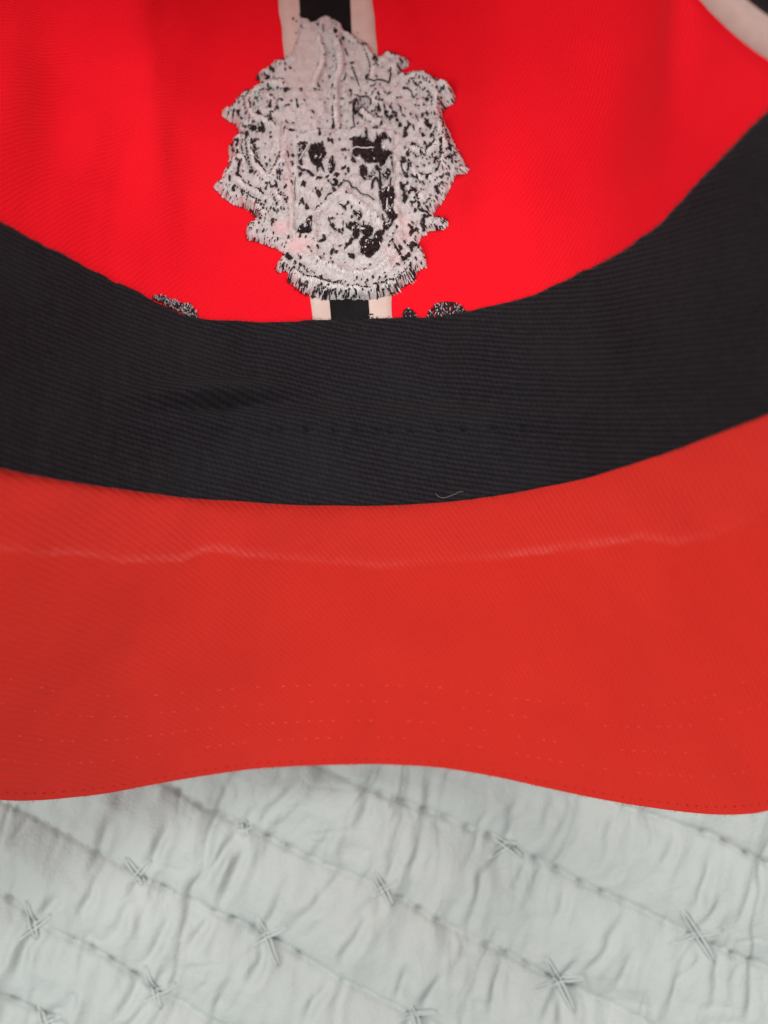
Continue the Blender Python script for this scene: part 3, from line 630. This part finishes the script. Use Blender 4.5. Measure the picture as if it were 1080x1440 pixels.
LINES = [  # (origin, width in tile units, points): dark thread lines
((400,20),24,[(915,620),(945,670),(980,740)]),((480,20),18,[(185,900),(210,980),(240,1060)]),((480,110),20,[(210,0),(245,90),(285,240)]),
((480,110),40,[(410,60),(425,100),(430,150)]),((480,110),26,[(430,145),(520,155),(640,140),(750,150)]),((480,110),28,[(782,0),(772,100),(745,180)]),((480,110),18,[(500,255),(560,200),(580,170)]),
((480,110),26,[(220,430),(300,392),(380,390),(460,405)]),((480,110),20,[(180,650),(195,760),(210,870),(150,950)]),
((400,195),44,[(180,550),(250,580),(320,590)]),((400,195),50,[(320,600),(380,680),(420,712)]),((400,195),38,[(450,750),(500,712),(560,690)]),((400,195),42,[(600,690),(660,668)]),
((400,195),22,[(890,745),(980,800),(1080,870)]),((480,195),20,[(110,800),(280,920),(420,1010),(520,1072)]),
((480,195),34,[(600,600),(610,720),(630,850)]),((480,195),44,[(480,900),(490,770),(545,742),(590,800),(620,900)]),((480,195),26,[(790,690),(792,850)]),
((400,280),26,[(810,190),(880,230),(930,290)]),((400,280),18,[(882,430),(892,520)]),((480,280),16,[(790,730),(860,860),(920,940)]),
((560,90),28,[(620,685),(690,690),(740,690)]),((400,195),10,[(150,700),(140,900),(150,1080)]),((480,195),10,[(820,300),(815,480),(830,650)])]
PATCH = [  # solid dark areas
((300,150),[(540,405),(640,420),(720,420),(770,385),(800,450),(770,490),(680,500),(580,470)]),
((480,110),[(175,540),(270,470),(290,560),(330,610),(290,640),(180,660)]),
((400,195),[(185,195),(345,185),(330,240),(260,340),(210,430),(195,380),(220,260)]),
((400,195),[(400,220),(470,190),(545,200),(580,260),(610,340),(580,380),(550,440),(530,500),(560,540),(590,590),(570,600),(530,530),(490,560),(490,610),(460,600),(470,530),(400,460),(360,420),(340,350),(350,280)]),
((400,195),[(690,390),(720,390),(725,450),(760,500),(740,590),(700,640),(660,620),(640,540),(660,460)]),
((480,195),[(190,120),(330,110),(400,100),(440,150),(530,210),(590,100),(740,70),(760,130),(690,120),(640,200),(650,280),(690,320),(740,270),(790,290),(800,340),(740,410),(660,480),(560,470),(490,470),(450,500),(380,470),(330,380),(200,380),(180,330),(200,250),(180,190)]),
((480,195),[(300,530),(400,540),(400,620),(380,730),(340,720),(310,690),(300,620)]),((480,195),[(510,570),(570,520),(630,510),(640,570),(580,600)]),
((480,195),[(420,680),(460,620),(540,600),(530,650),(450,720),(420,740)]),((480,195),[(660,650),(740,560),(775,580),(770,650),(740,680),(700,720),(660,690)]),
((480,195),[(600,910),(640,880),(740,860),(780,850),(830,880),(840,1000),(840,1080),(630,1080),(590,960)]),
((400,280),[(180,610),(200,550),(270,490),(300,500),(350,410),(390,440),(385,590),(340,610)]),
((480,280),[(50,510),(150,450),(240,450),(300,500),(260,560),(300,620),(240,720),(190,680),(200,600),(110,570)]),((480,280),[(190,300),(300,330),(330,400),(280,430),(230,390)]),
((480,280),[(350,460),(380,520),(450,540),(500,600),(460,660),(400,680),(340,670),(330,560)]),
((480,280),[(320,730),(420,700),(480,740),(540,650),(640,600),(660,640),(640,760),(560,870),(440,980),(380,990),(330,950),(310,850)]),
((480,280),[(650,540),(760,420),(800,430),(790,490),(720,580),(660,620)]),
((480,280),[(600,0),(830,0),(840,150),(820,300),(880,400),(880,460),(820,470),(740,420),(720,340),(690,300),(640,250),(650,150),(610,80)])]
PALE = [  # single pale threads and blobs lying on the dark areas: origin, width, points
((400,195),20,[(375,180),(300,310),(200,470)]),((480,195),22,[(150,300),(300,291),(535,283)]),((480,195),52,[(690,235),(692,290)]),((480,195),44,[(480,140),(520,170)]),
((400,195),44,[(430,375),(465,385)]),((400,195),34,[(305,350),(318,380)]),((480,280),30,[(725,130),(712,290)]),((480,280),22,[(690,570),(740,500),(782,440)]),((480,280),22,[(490,695),(520,640),(590,600)]),
((480,280),30,[(385,775),(400,790)]),((480,280),36,[(380,850),(390,875)]),((480,280),30,[(735,15),(745,30)]),((480,280),30,[(785,110),(795,130)]),((480,280),46,[(755,300),(765,325)]),((480,280),40,[(700,385),(700,415)]),
((480,280),22,[(330,450),(340,560)]),((480,280),40,[(310,610),(380,600)]),((480,195),30,[(745,935),(745,955)]),((480,195),26,[(520,400),(525,430)]),((480,195),40,[(250,435),(320,440)])]
BANDS = [  # raised satin bands, in pixels: width, points
(9,[(400,188),(400,240),(406,290),(410,335)]),(9,[(561,205),(563,260),(561,310),(566,350)]),(8,[(404,203),(450,198),(500,197),(555,199)]),
(10,[(402,130),(380,128),(362,136),(351,150),(353,166),(366,182),(385,184)]),(8,[(376,146),(388,160),(372,172)]),
(10,[(585,128),(604,132),(616,148),(614,165)]),(9,[(570,125),(585,118),(600,120),(615,132),(630,128),(636,138)]),
(9,[(335,205),(334,225),(345,245)]),(9,[(352,208),(356,232),(364,252),(380,262),(392,246),(398,232)]),
(10,[(620,185),(628,205),(632,222),(626,245)]),(9,[(580,215),(600,226),(617,215),(620,190)]),(9,[(583,245),(596,262),(620,256),(636,238)]),
(9,[(345,290),(360,300),(375,315)]),(8,[(385,280),(395,295),(392,305)]),(9,[(330,262),(345,275),(370,290)]),
(10,[(432,325),(455,300),(482,281)]),(12,[(486,288),(515,306),(540,330)]),(8,[(440,372),(470,390),(505,396),(540,384),(560,360)]),
(9,[(410,395),(440,408),(480,416),(520,418),(560,408),(582,392)]),(10,[(578,272),(590,300),(600,285)]),(8,[(445,60),(452,90),(440,125)]),(10,[(472,60),(478,100),(470,140),(472,185)]),
(8,[(520,75),(530,100),(528,120)]),(9,[(540,140),(528,152),(545,158)]),(9,[(500,150),(512,170),(540,185)])]
OUT_Z = [(385,70),(430,85),(455,70),(490,68),(520,85),(540,115),(565,135),(600,150),(628,172),(648,205),(660,212),(690,195),(735,205),(768,225),(760,240),(735,247),(740,270),(790,265),(808,258),(830,275),(870,290),(895,305),(920,320),(930,345),(920,370),(890,385),(880,410),(890,440),(910,475),(930,520),(955,555),(960,580),(980,600),(975,615),(935,617),(920,640),(900,690),(880,720),(850,760),(852,775),(900,783),(906,798),(890,812),(840,817),(825,830),(805,840),(800,870),(815,890),(830,920),(830,950),(815,947),(795,965),(775,995),(740,1020),(700,1040),(640,1060),(580,1068),(510,1065),(450,1058),(400,1040),(365,1015),(340,990),(340,967),(325,955),(305,965),(298,950),(315,920),(330,900),(310,885),(280,872),(240,860),(200,850),(190,820),(205,795),(235,780),(215,745),(185,735),(150,725),(120,710),(100,690),(78,665),(85,650),(105,645),(110,620),(130,600),(135,560),(130,530),(150,495),(175,490),(165,460),(150,440),(130,430),(108,412),(108,395),(130,388),(145,375),(165,350),(195,330),(230,320),(250,320),(258,300),(240,285),(232,270),(255,258),(285,235),(305,222),(325,224),(345,200),(370,150),(380,100)]
OUT = [(270+x/2.512, y/2.512) for x, y in OUT_Z]

STEP = 1.25
cx = np.arange(296, 666, STEP); cy = np.arange(22, 432, STEP); CX, CY = np.meshgrid(cx, cy)
wx = CX + 1.3*vnoise(CX/4.2, CY/4.2, 81) + 0.8*vnoise(CX/1.9, CY/1.9, 82); wy = CY + 1.3*vnoise(CX/4.2, CY/4.2, 83) + 0.8*vnoise(CX/1.9, CY/1.9, 84)
INS = inside(wx, wy, OUT); DO, _ = seg_dist(wx, wy, OUT + OUT[:1]); DO = np.where(INS, DO, -DO)
gauze = np.exp(-(((CX-430)/20)**2 + ((CY-80)/34)**2)) + np.exp(-(((CX-515)/20)**2 + ((CY-95)/18)**2)) + 0.8*np.exp(-(((CX-425)/30)**2 + ((CY-118)/14)**2))
sheer = 0.9*np.exp(-(((CX-393)/9)**2 + ((CY-328)/9)**2)) + 0.8*np.exp(-(((CX-418)/18)**2 + ((CY-352)/13)**2)) + 0.55*np.exp(-(((CX-556)/16)**2 + ((CY-366)/13)**2)) + 0.5*np.exp(-(((CX-575)/12)**2+((CY-330)/24)**2)) + 0.35*np.exp(-(((CX-405)/8)**2+((CY-260)/40)**2))
Hc = 0.09*smoothstep(0, 5, DO) + 0.05*vnoise(CX/9.0, CY/9.0, 87) + 0.022*vnoise(CX/4.5, CY/4.5, 85) + 0.010*vnoise(CX/2.0, CY/2.0, 86)
Hc *= (1 - 0.6*np.clip(gauze + sheer, 0, 1))
for wd, pts in BANDS:
    c = crom(pts, 5); d, _ = seg_dist(CX, CY, [tuple(p) for p in c]); Hc += 0.09*np.exp(-(d/(wd*0.55))**3)
Hc = np.where(INS, 0.10 + Hc, 0.02)
H_AT = lambda u, v: float(Hc[int(np.clip(round((v-22)/STEP), 0, len(cy)-1)), int(np.clip(round((u-296)/STEP), 0, len(cx)-1))])

crest = bpy.data.objects.new('embroidered_crest', None); COL.objects.link(crest); crest.parent = cap
tag(crest, 'reverse of the grey white embroidered crest with shield and scrolls')
# coarse lookup of the crown under the crest, so that each stitch finds its place quickly
LU = np.arange(280, 684, 4.0); LV = np.arange(8, 470, 4.0); LP = np.zeros((len(LV), len(LU), 6))
for i, v in enumerate(LV):
    for j, u in enumerate(LU):
        p, n = on_crown(u, v); LP[i, j, :3] = p; LP[i, j, 3:] = n
def surf(u, v, lift):
    u = np.asarray(u, float); v = np.asarray(v, float)
    fi = np.clip((v-8)/4, 0, len(LV)-1.001); fj = np.clip((u-280)/4, 0, len(LU)-1.001); i = fi.astype(int); j = fj.astype(int); a = (fi-i)[..., None]; b = (fj-j)[..., None]
    q = LP[i, j]*(1-a)*(1-b) + LP[i+1, j]*a*(1-b) + LP[i, j+1]*(1-a)*b + LP[i+1, j+1]*a*b
    return q[..., :3] + q[..., 3:]*np.asarray(lift)[..., None]
keep = DO > -STEP*1.2
vid = -np.ones(CX.shape, int); vid[keep] = np.arange(keep.sum())
cv = surf(CX[keep], CY[keep], Hc[keep]); cf = []
for i in range(len(cy)-1):
    for j in range(len(cx)-1):
        q = (vid[i, j], vid[i+1, j], vid[i+1, j+1], vid[i, j+1])
        if min(q) >= 0: cf.append(q)
link('backing', cv, cf, M_BACK, crest, None, {'sheer': np.clip(sheer, 0, 1)[keep], 'gauze': np.clip(gauze, 0, 1)[keep]*0.8})

class Lay(Threads):
    """threads given by picture points, laid on the crest"""
    def __init__(s): super().__init__(); s.q = []
    def finish(s):
        if not s.q: return
        cnt = [len(a[0]) for a in s.q]; pu = np.concatenate([[p[0] for p in a[0]] for a in s.q]); pv = np.concatenate([[p[1] for p in a[0]] for a in s.q])
        le = np.concatenate([[a[2]-(a[4] if k in (0, len(a[0])-1) else 0) for k in range(len(a[0]))] for a in s.q])
        hi = np.clip(np.round((pv-22)/STEP).astype(int), 0, len(cy)-1); hj = np.clip(np.round((pu-296)/STEP).astype(int), 0, len(cx)-1)
        W = surf(pu, pv, Hc[hi, hj] + le); k = 0
        for a, c in zip(s.q, cnt): s.tube(W[k:k+c], a[1]*24.2/FPX, a[3]); k += c
    def build(s, *a): s.finish(); return super().build(*a)
def lay(T, pts, r_px, lift, sides=5, sink=0.0): T.q.append((pts, r_px, lift, sides, sink))

DK = np.zeros(CX.shape)
for (ox, oy), sc, txt in TILES:
    q = list(map(float, txt.split()))
    for k in range(0, len(q), 3):
        u, v, r = ox+q[k]/sc, oy+q[k+1]/sc, q[k+2]/sc*1.1
        a, b = int((v-r-22)/STEP), int((u-r-296)/STEP); n = int(2*r/STEP)+2; DK[max(a, 0):a+n, max(b, 0):b+n] = 1
for (ox, oy), poly in PATCH: DK[inside(CX, CY, [(ox+x/10.8, oy+y/10.8) for x, y in poly])] = 1
# the pale stitches that make the ground of the embroidery
T = Lay(); n = 0
while n < 5200:
    u, v = random.uniform(300, 660), random.uniform(28, 428)
    i, j = int((v-22)/STEP), int((u-296)/STEP)
    if DO[i, j] < 1.0 or (gauze[i, j] > 0.45 and random.random() < 0.9) or (sheer[i, j] > 0.35 and random.random() < 0.85): continue
    n += 1
    if DK[i, j] and random.random() < 0.88: continue
    if DO[i, j] < 9: a = math.atan2(v-250, u-480) + random.gauss(0, 0.35)
    else: a = 3*float(vnoise(np.array(u/26), np.array(v/26), 91)) + random.gauss(0, 0.4)
    L = random.uniform(1.6, 4.2)*(0.5 if DO[i, j] < 4 else 1); du, dv = math.cos(a)*L, math.sin(a)*L
    lay(T, [(u-du, v-dv), (u-du*.4, v-dv*.4), (u+du*.4, v+dv*.4), (u+du, v+dv)], random.uniform(0.5, 0.85), 0.004, 4, 0.015)
T.build('bobbin_stitches', M_GRND, crest, 'stuff')
# satin bands: closely laid cross stitches
T = Lay()
for wd, pts in BANDS[3:]:
    c = resample(crom(pts, 8), max(6, int(sum(math.dist(a, b) for a, b in zip(pts[:-1], pts[1:]))/1.3)))
    for k in range(1, len(c)-1):
        t = c[k+1]-c[k-1]; t /= np.linalg.norm(t); nn = np.array([-t[1], t[0]]) + t*random.gauss(0.35, 0.2); h = wd*0.6*random.uniform(0.75, 1.05)
        i, j = int((c[k][1]-22)/STEP), int((c[k][0]-296)/STEP)
        if DO[i, j] < 1: continue
        lay(T, [tuple(c[k]-nn*h), tuple(c[k]-nn*h*.5), tuple(c[k]+nn*h*.5), tuple(c[k]+nn*h)], random.uniform(0.55, 0.8), 0.015, 5, 0.03)
T.build('satin_bands', M_WTHR, crest, 'stuff')
# dark stitches
T = Lay()
for (ox, oy), sc, txt in TILES:
    q = list(map(float, txt.split()))
    for k in range(0, len(q), 3):
        u, v, r = ox+q[k]/sc, oy+q[k+1]/sc, q[k+2]/sc
        m = 1 if r < 1.6 else (2 if r < 2.5 else 4)
        for e in range(m):
            a = random.uniform(-0.5, 0.5) + 1.2 + (0 if m == 1 else random.uniform(-0.7, 0.7)); rr = r*random.uniform(0.75, 1.1)*0.95
            cu, cv_ = u + random.gauss(0, r*0.28)*(m > 1), v + random.gauss(0, r*0.28)*(m > 1); du, dv = math.cos(a)*rr, math.sin(a)*rr
            lay(T, [(cu-du, cv_-dv), (cu-du*.45, cv_-dv*.45), (cu+du*.45, cv_+dv*.45), (cu+du, cv_+dv)], rr*(0.68 if m == 1 else 0.52), 0.034, 6, 0.012)
allm = []
for (ox, oy), sc, txt in TILES:
    q = np.array(list(map(float, txt.split()))).reshape(-1, 3)/sc; q[:, 0] += ox; q[:, 1] += oy; allm.append(q)
allm = np.concatenate(allm)
for a in range(len(allm)):                                      # beads that join neighbouring marks into chains
    d = np.hypot(allm[a+1:, 0]-allm[a, 0], allm[a+1:, 1]-allm[a, 1])
    for b in np.nonzero((d > 2.2) & (d < 6.2))[0] + a + 1:
        if random.random() < 0.25: continue
        for t in ((0.5,) if d[b-a-1] < 4.6 else (0.36, 0.66)):
            u, v = allm[a, :2]*(1-t) + allm[b, :2]*t + np.array([random.gauss(0, .4), random.gauss(0, .4)]); r = 0.62*min(allm[a, 2], allm[b, 2])
            e = random.uniform(0.5, 2.0); du, dv = math.cos(e)*r*1.2, math.sin(e)*r*1.2
            lay(T, [(u-du, v-dv), (u-du*.4, v-dv*.4), (u+du*.4, v+dv*.4), (u+du, v+dv)], min(r, 1.2)*0.75, 0.030, 6, 0.012)
ring = resample(np.array(OUT + OUT[:1], float), 400)
for k in range(1, 399):                                         # ticks round the ragged border
    if random.random() < 0.42: continue
    t = ring[k+1]-ring[k-1]; t /= np.linalg.norm(t); nn = np.array([-t[1], t[0]])
    q = ring[k] + nn*random.uniform(1.0, 3.2); i, j = int((q[1]-22)/STEP), int((q[0]-296)/STEP)
    if DO[i, j] < 0.2: q = ring[k] - (q-ring[k])
    if q[1] < 88 and 395 < q[0] < 530 and random.random() < 0.7: continue
    d2 = (nn + t*random.gauss(0, 0.5))*random.uniform(0.7, 1.6); lay(T, [tuple(q-d2), tuple(q-d2*.4), tuple(q+d2*.4), tuple(q+d2)], random.uniform(0.5, 0.95), 0.026, 6, 0.012)
for bi, (wd, pts) in enumerate(BANDS):                          # the dark pricks that outline each scroll
    if bi in (0, 1, 2, 15, 16, 17, 20, 21): continue
    c = resample(crom(pts, 8), max(6, int(sum(math.dist(a, b) for a, b in zip(pts[:-1], pts[1:]))/3.4)))
    for k in range(1, len(c)-1):
        t = c[k+1]-c[k-1]; t /= np.linalg.norm(t); nn = np.array([-t[1], t[0]])
        for sg in (-1, 1):
            if random.random() < 0.12: continue
            q = c[k] + nn*sg*wd*random.uniform(0.62, 0.82) + t*random.uniform(-1, 1); i, j = int((q[1]-22)/STEP), int((q[0]-296)/STEP)
            if DO[i, j] < 0.5: continue
            d2 = (nn*0.8 + t*random.gauss(0, 0.5))*random.uniform(0.9, 1.7); r_ = random.uniform(0.75, 1.3)
            lay(T, [tuple(q-d2), tuple(q-d2*.4), tuple(q+d2*.4), tuple(q+d2)], r_, 0.03, 6, 0.012)
n = 0
while n < 200:                                                 # fine pricks all over the worked ground
    u, v = random.uniform(300, 660), random.uniform(28, 428); i, j = int((v-22)/STEP), int((u-296)/STEP)
    if DO[i, j] < 1 or gauze[i, j] + sheer[i, j] > 0.3 or (DO[i, j] > 16 and random.random() < 0.75) or (400 < u < 565 and random.random() < 0.6): continue
    n += 1; a = random.uniform(0.3, 2.2); L = random.uniform(0.7, 1.5); du, dv = math.cos(a)*L, math.sin(a)*L
    lay(T, [(u-du, v-dv), (u, v), (u+du, v+dv)], random.uniform(0.5, 0.85), 0.028, 5, 0.01)
T.build('dark_stitches', M_KTHR, crest, 'stuff')
T = Lay()
for (ox, oy), wd, pts in LINES:
    c = [(ox+x/10.8, oy+y/10.8) for x, y in pts]; cc = resample(crom(c, 6), max(4, int(sum(math.dist(a, b) for a, b in zip(c[:-1], c[1:]))/2.0)))
    cc = cc + RNG.normal(0, 0.25, cc.shape); lay(T, [tuple(p) for p in cc], wd/10.8*0.46, 0.035, 6)
for (ox, oy), poly in PATCH:
    pp = [(ox+x/10.8, oy+y/10.8) for x, y in poly]; xs = [p[0] for p in pp]; ys = [p[1] for p in pp]
    area_ = 0.5*abs(sum(pp[i][0]*pp[i-1][1]-pp[i-1][0]*pp[i][1] for i in range(len(pp)))); n = 0; want = int(area_*0.62); a0 = random.uniform(0.9, 1.5)
    for _ in range(want*12):
        if n >= want: break
        u, v = random.uniform(min(xs), max(xs)), random.uniform(min(ys), max(ys))
        if not inside(np.array([u]), np.array([v]), pp)[0]: continue
        n += 1; a = a0 + random.gauss(0, 0.3); L = random.uniform(1.4, 2.6); du, dv = math.cos(a)*L, math.sin(a)*L
        lay(T, [(u-du, v-dv), (u-du*.4, v-dv*.4), (u+du*.4, v+dv*.4), (u+du, v+dv)], random.uniform(0.65, 1.1), random.uniform(0.01, 0.06), 5, 0.012)
T.build('dark_thread_fill', M_KTHR, crest, 'stuff')
T = Lay()
for (ox, oy), wd, pts in PALE:
    c = [(ox+x/10.8, oy+y/10.8) for x, y in pts]; cc = resample(np.array(c, float), max(4, int(sum(math.dist(a, b) for a, b in zip(c[:-1], c[1:]))/2.5)))
    lay(T, [tuple(p) for p in cc], wd/10.8*0.42, 0.075, 6)
for _ in range(190):                                            # stray pale threads crossing the dark fill
    (ox, oy), poly = random.choice(PATCH); x, y = random.choice(poly); m = np.mean(poly, axis=0); t = random.uniform(0, 1)
    u, v = ox+(x*(1-t)+m[0]*t)/10.8 + random.gauss(0, 1.5), oy+(y*(1-t)+m[1]*t)/10.8 + random.gauss(0, 1.5); a = random.uniform(0, 3.14); L = random.uniform(1.0, 2.8); du, dv = math.cos(a)*L, math.sin(a)*L
    lay(T, [(u-du, v-dv), (u-du*.4, v-dv*.4), (u+du*.4, v+dv*.4), (u+du, v+dv)], random.uniform(0.35, 0.75), random.uniform(0.04, 0.07), 5, 0.02)
T.build('pale_threads', M_WTHR, crest, 'stuff')

# the tops of the embroidered letters just above the sweatband
def letter(outline, n_dark, n_pale, seed):
    random.seed(seed); xs = [p[0] for p in outline]; ys = [p[1] for p in outline]
    t = bpy.data.objects.new('embroidered_letter', None); COL.objects.link(t); t.parent = cap
    A, B = Threads(), Threads()
    for T, n, r, lift in ((A, n_dark, 0.95, 0.015), (B, n_pale, 0.7, 0.035)):
        k = 0
        for _ in range(n*40):
            if k >= n: break
            u, v = random.uniform(min(xs), max(xs)), random.uniform(min(ys), max(ys))
            if not inside(np.array([u]), np.array([v]), outline)[0]: continue
            if v > np.interp(u, [200, 250, 285, 330, 540, 600, 700], [412, 438, 453, 458, 450, 447, 432]) + 1: continue
            k += 1; a = random.gauss(1.3, 0.5); L = random.uniform(1.2, 2.4); du, dv = math.cos(a)*L, math.sin(a)*L; q = []
            for s_ in (-1, -.4, .4, 1):
                p, nn = on_crown(u+du*s_, v+dv*s_); q.append(p + nn*(lift + 0.02*random.random() - (0.02 if abs(s_) == 1 else 0)))
            T.tube(q, r*23.6/FPX, 5)
    A.build('dark_stitches', M_KTHR, t, 'stuff'); B.build('pale_stitches', M_GTHR, t, 'stuff')
letter([(216,417),(226,416),(240,421),(256,427),(268,428),(276,440),(282,462),(200,462),(210,425)], 330, 130, 1)
letter([(494,442),(503,437),(514,438),(524,443),(534,448),(542,462),(486,464)], 220, 30, 2)
letter([(567,438),(574,434),(582,439),(590,450),(590,462),(566,462)], 110, 12, 3)
letter([(602,440),(612,429),(626,425),(640,427),(652,433),(662,444),(662,462),(600,462)], 300, 60, 4)


def fuzz(curve, nrmls, n, mat, parent, out, length, rad):
    T = Threads(); L = len(curve)
    for _ in range(n):
        k = random.randrange(1, L-1); p = curve[k]; t = curve[k+1]-curve[k-1]; t = t/np.linalg.norm(t); o_ = out[k]/np.linalg.norm(out[k])
        p = p + t*random.uniform(-.05, .05); d = o_*random.uniform(0.2, 1) + t*random.gauss(0, 0.8) + nrmls[k]*random.gauss(0.2, 0.3); l = length*random.uniform(0.3, 1)**2; b = t*random.gauss(0, 0.25)*l
        T.tube([p, p+d*l*.5+b, p+d*l], rad, 3)
    T.build('frayed_fibres', mat, parent, 'stuff')
sel = slice(band.shape[1]//2-90*FB, band.shape[1]//2+90*FB)
fuzz(band[-1, sel], BN[-1, sel], 900, M_FIB, swb, (band[-1]-band[-4])[sel], 0.10, 0.0035)
fuzz(band[0, sel], BN[0, sel], 700, M_FIB, swb, (band[0]-band[3])[sel], 0.10, 0.0035)
fuzz(visor[-1], VN[-1], 900, M_DRED, vis_o, visor[-1]-visor[-4], 0.07, 0.003)

# ------------------------------------------------------------------ a stray hair on the sweatband
T = Threads(); pts = []
for u, v in crom([(612,694),(618,699),(626,700),(634,697),(640,695),(645,692),(652,691)], 4):
    d = Vector(((u-540)/FPX, (720-v)/FPX, -1)).normalized()
    c = np.array(EYE) + np.array(d)*0
    k = np.unravel_index(np.argmin((to_uv(band)[0]-u)**2 + (to_uv(band)[1]-v)**2), band.shape[:2])
    dd = CAM_H - band[k][2] - 0.03
    pts.append(P(u, v, dd))
T.tube(pts, 0.006, 4)
tag(T.build('hair', M_HAIR), 'fine pale hair lying on the lower edge of the black sweatband', 'hair')
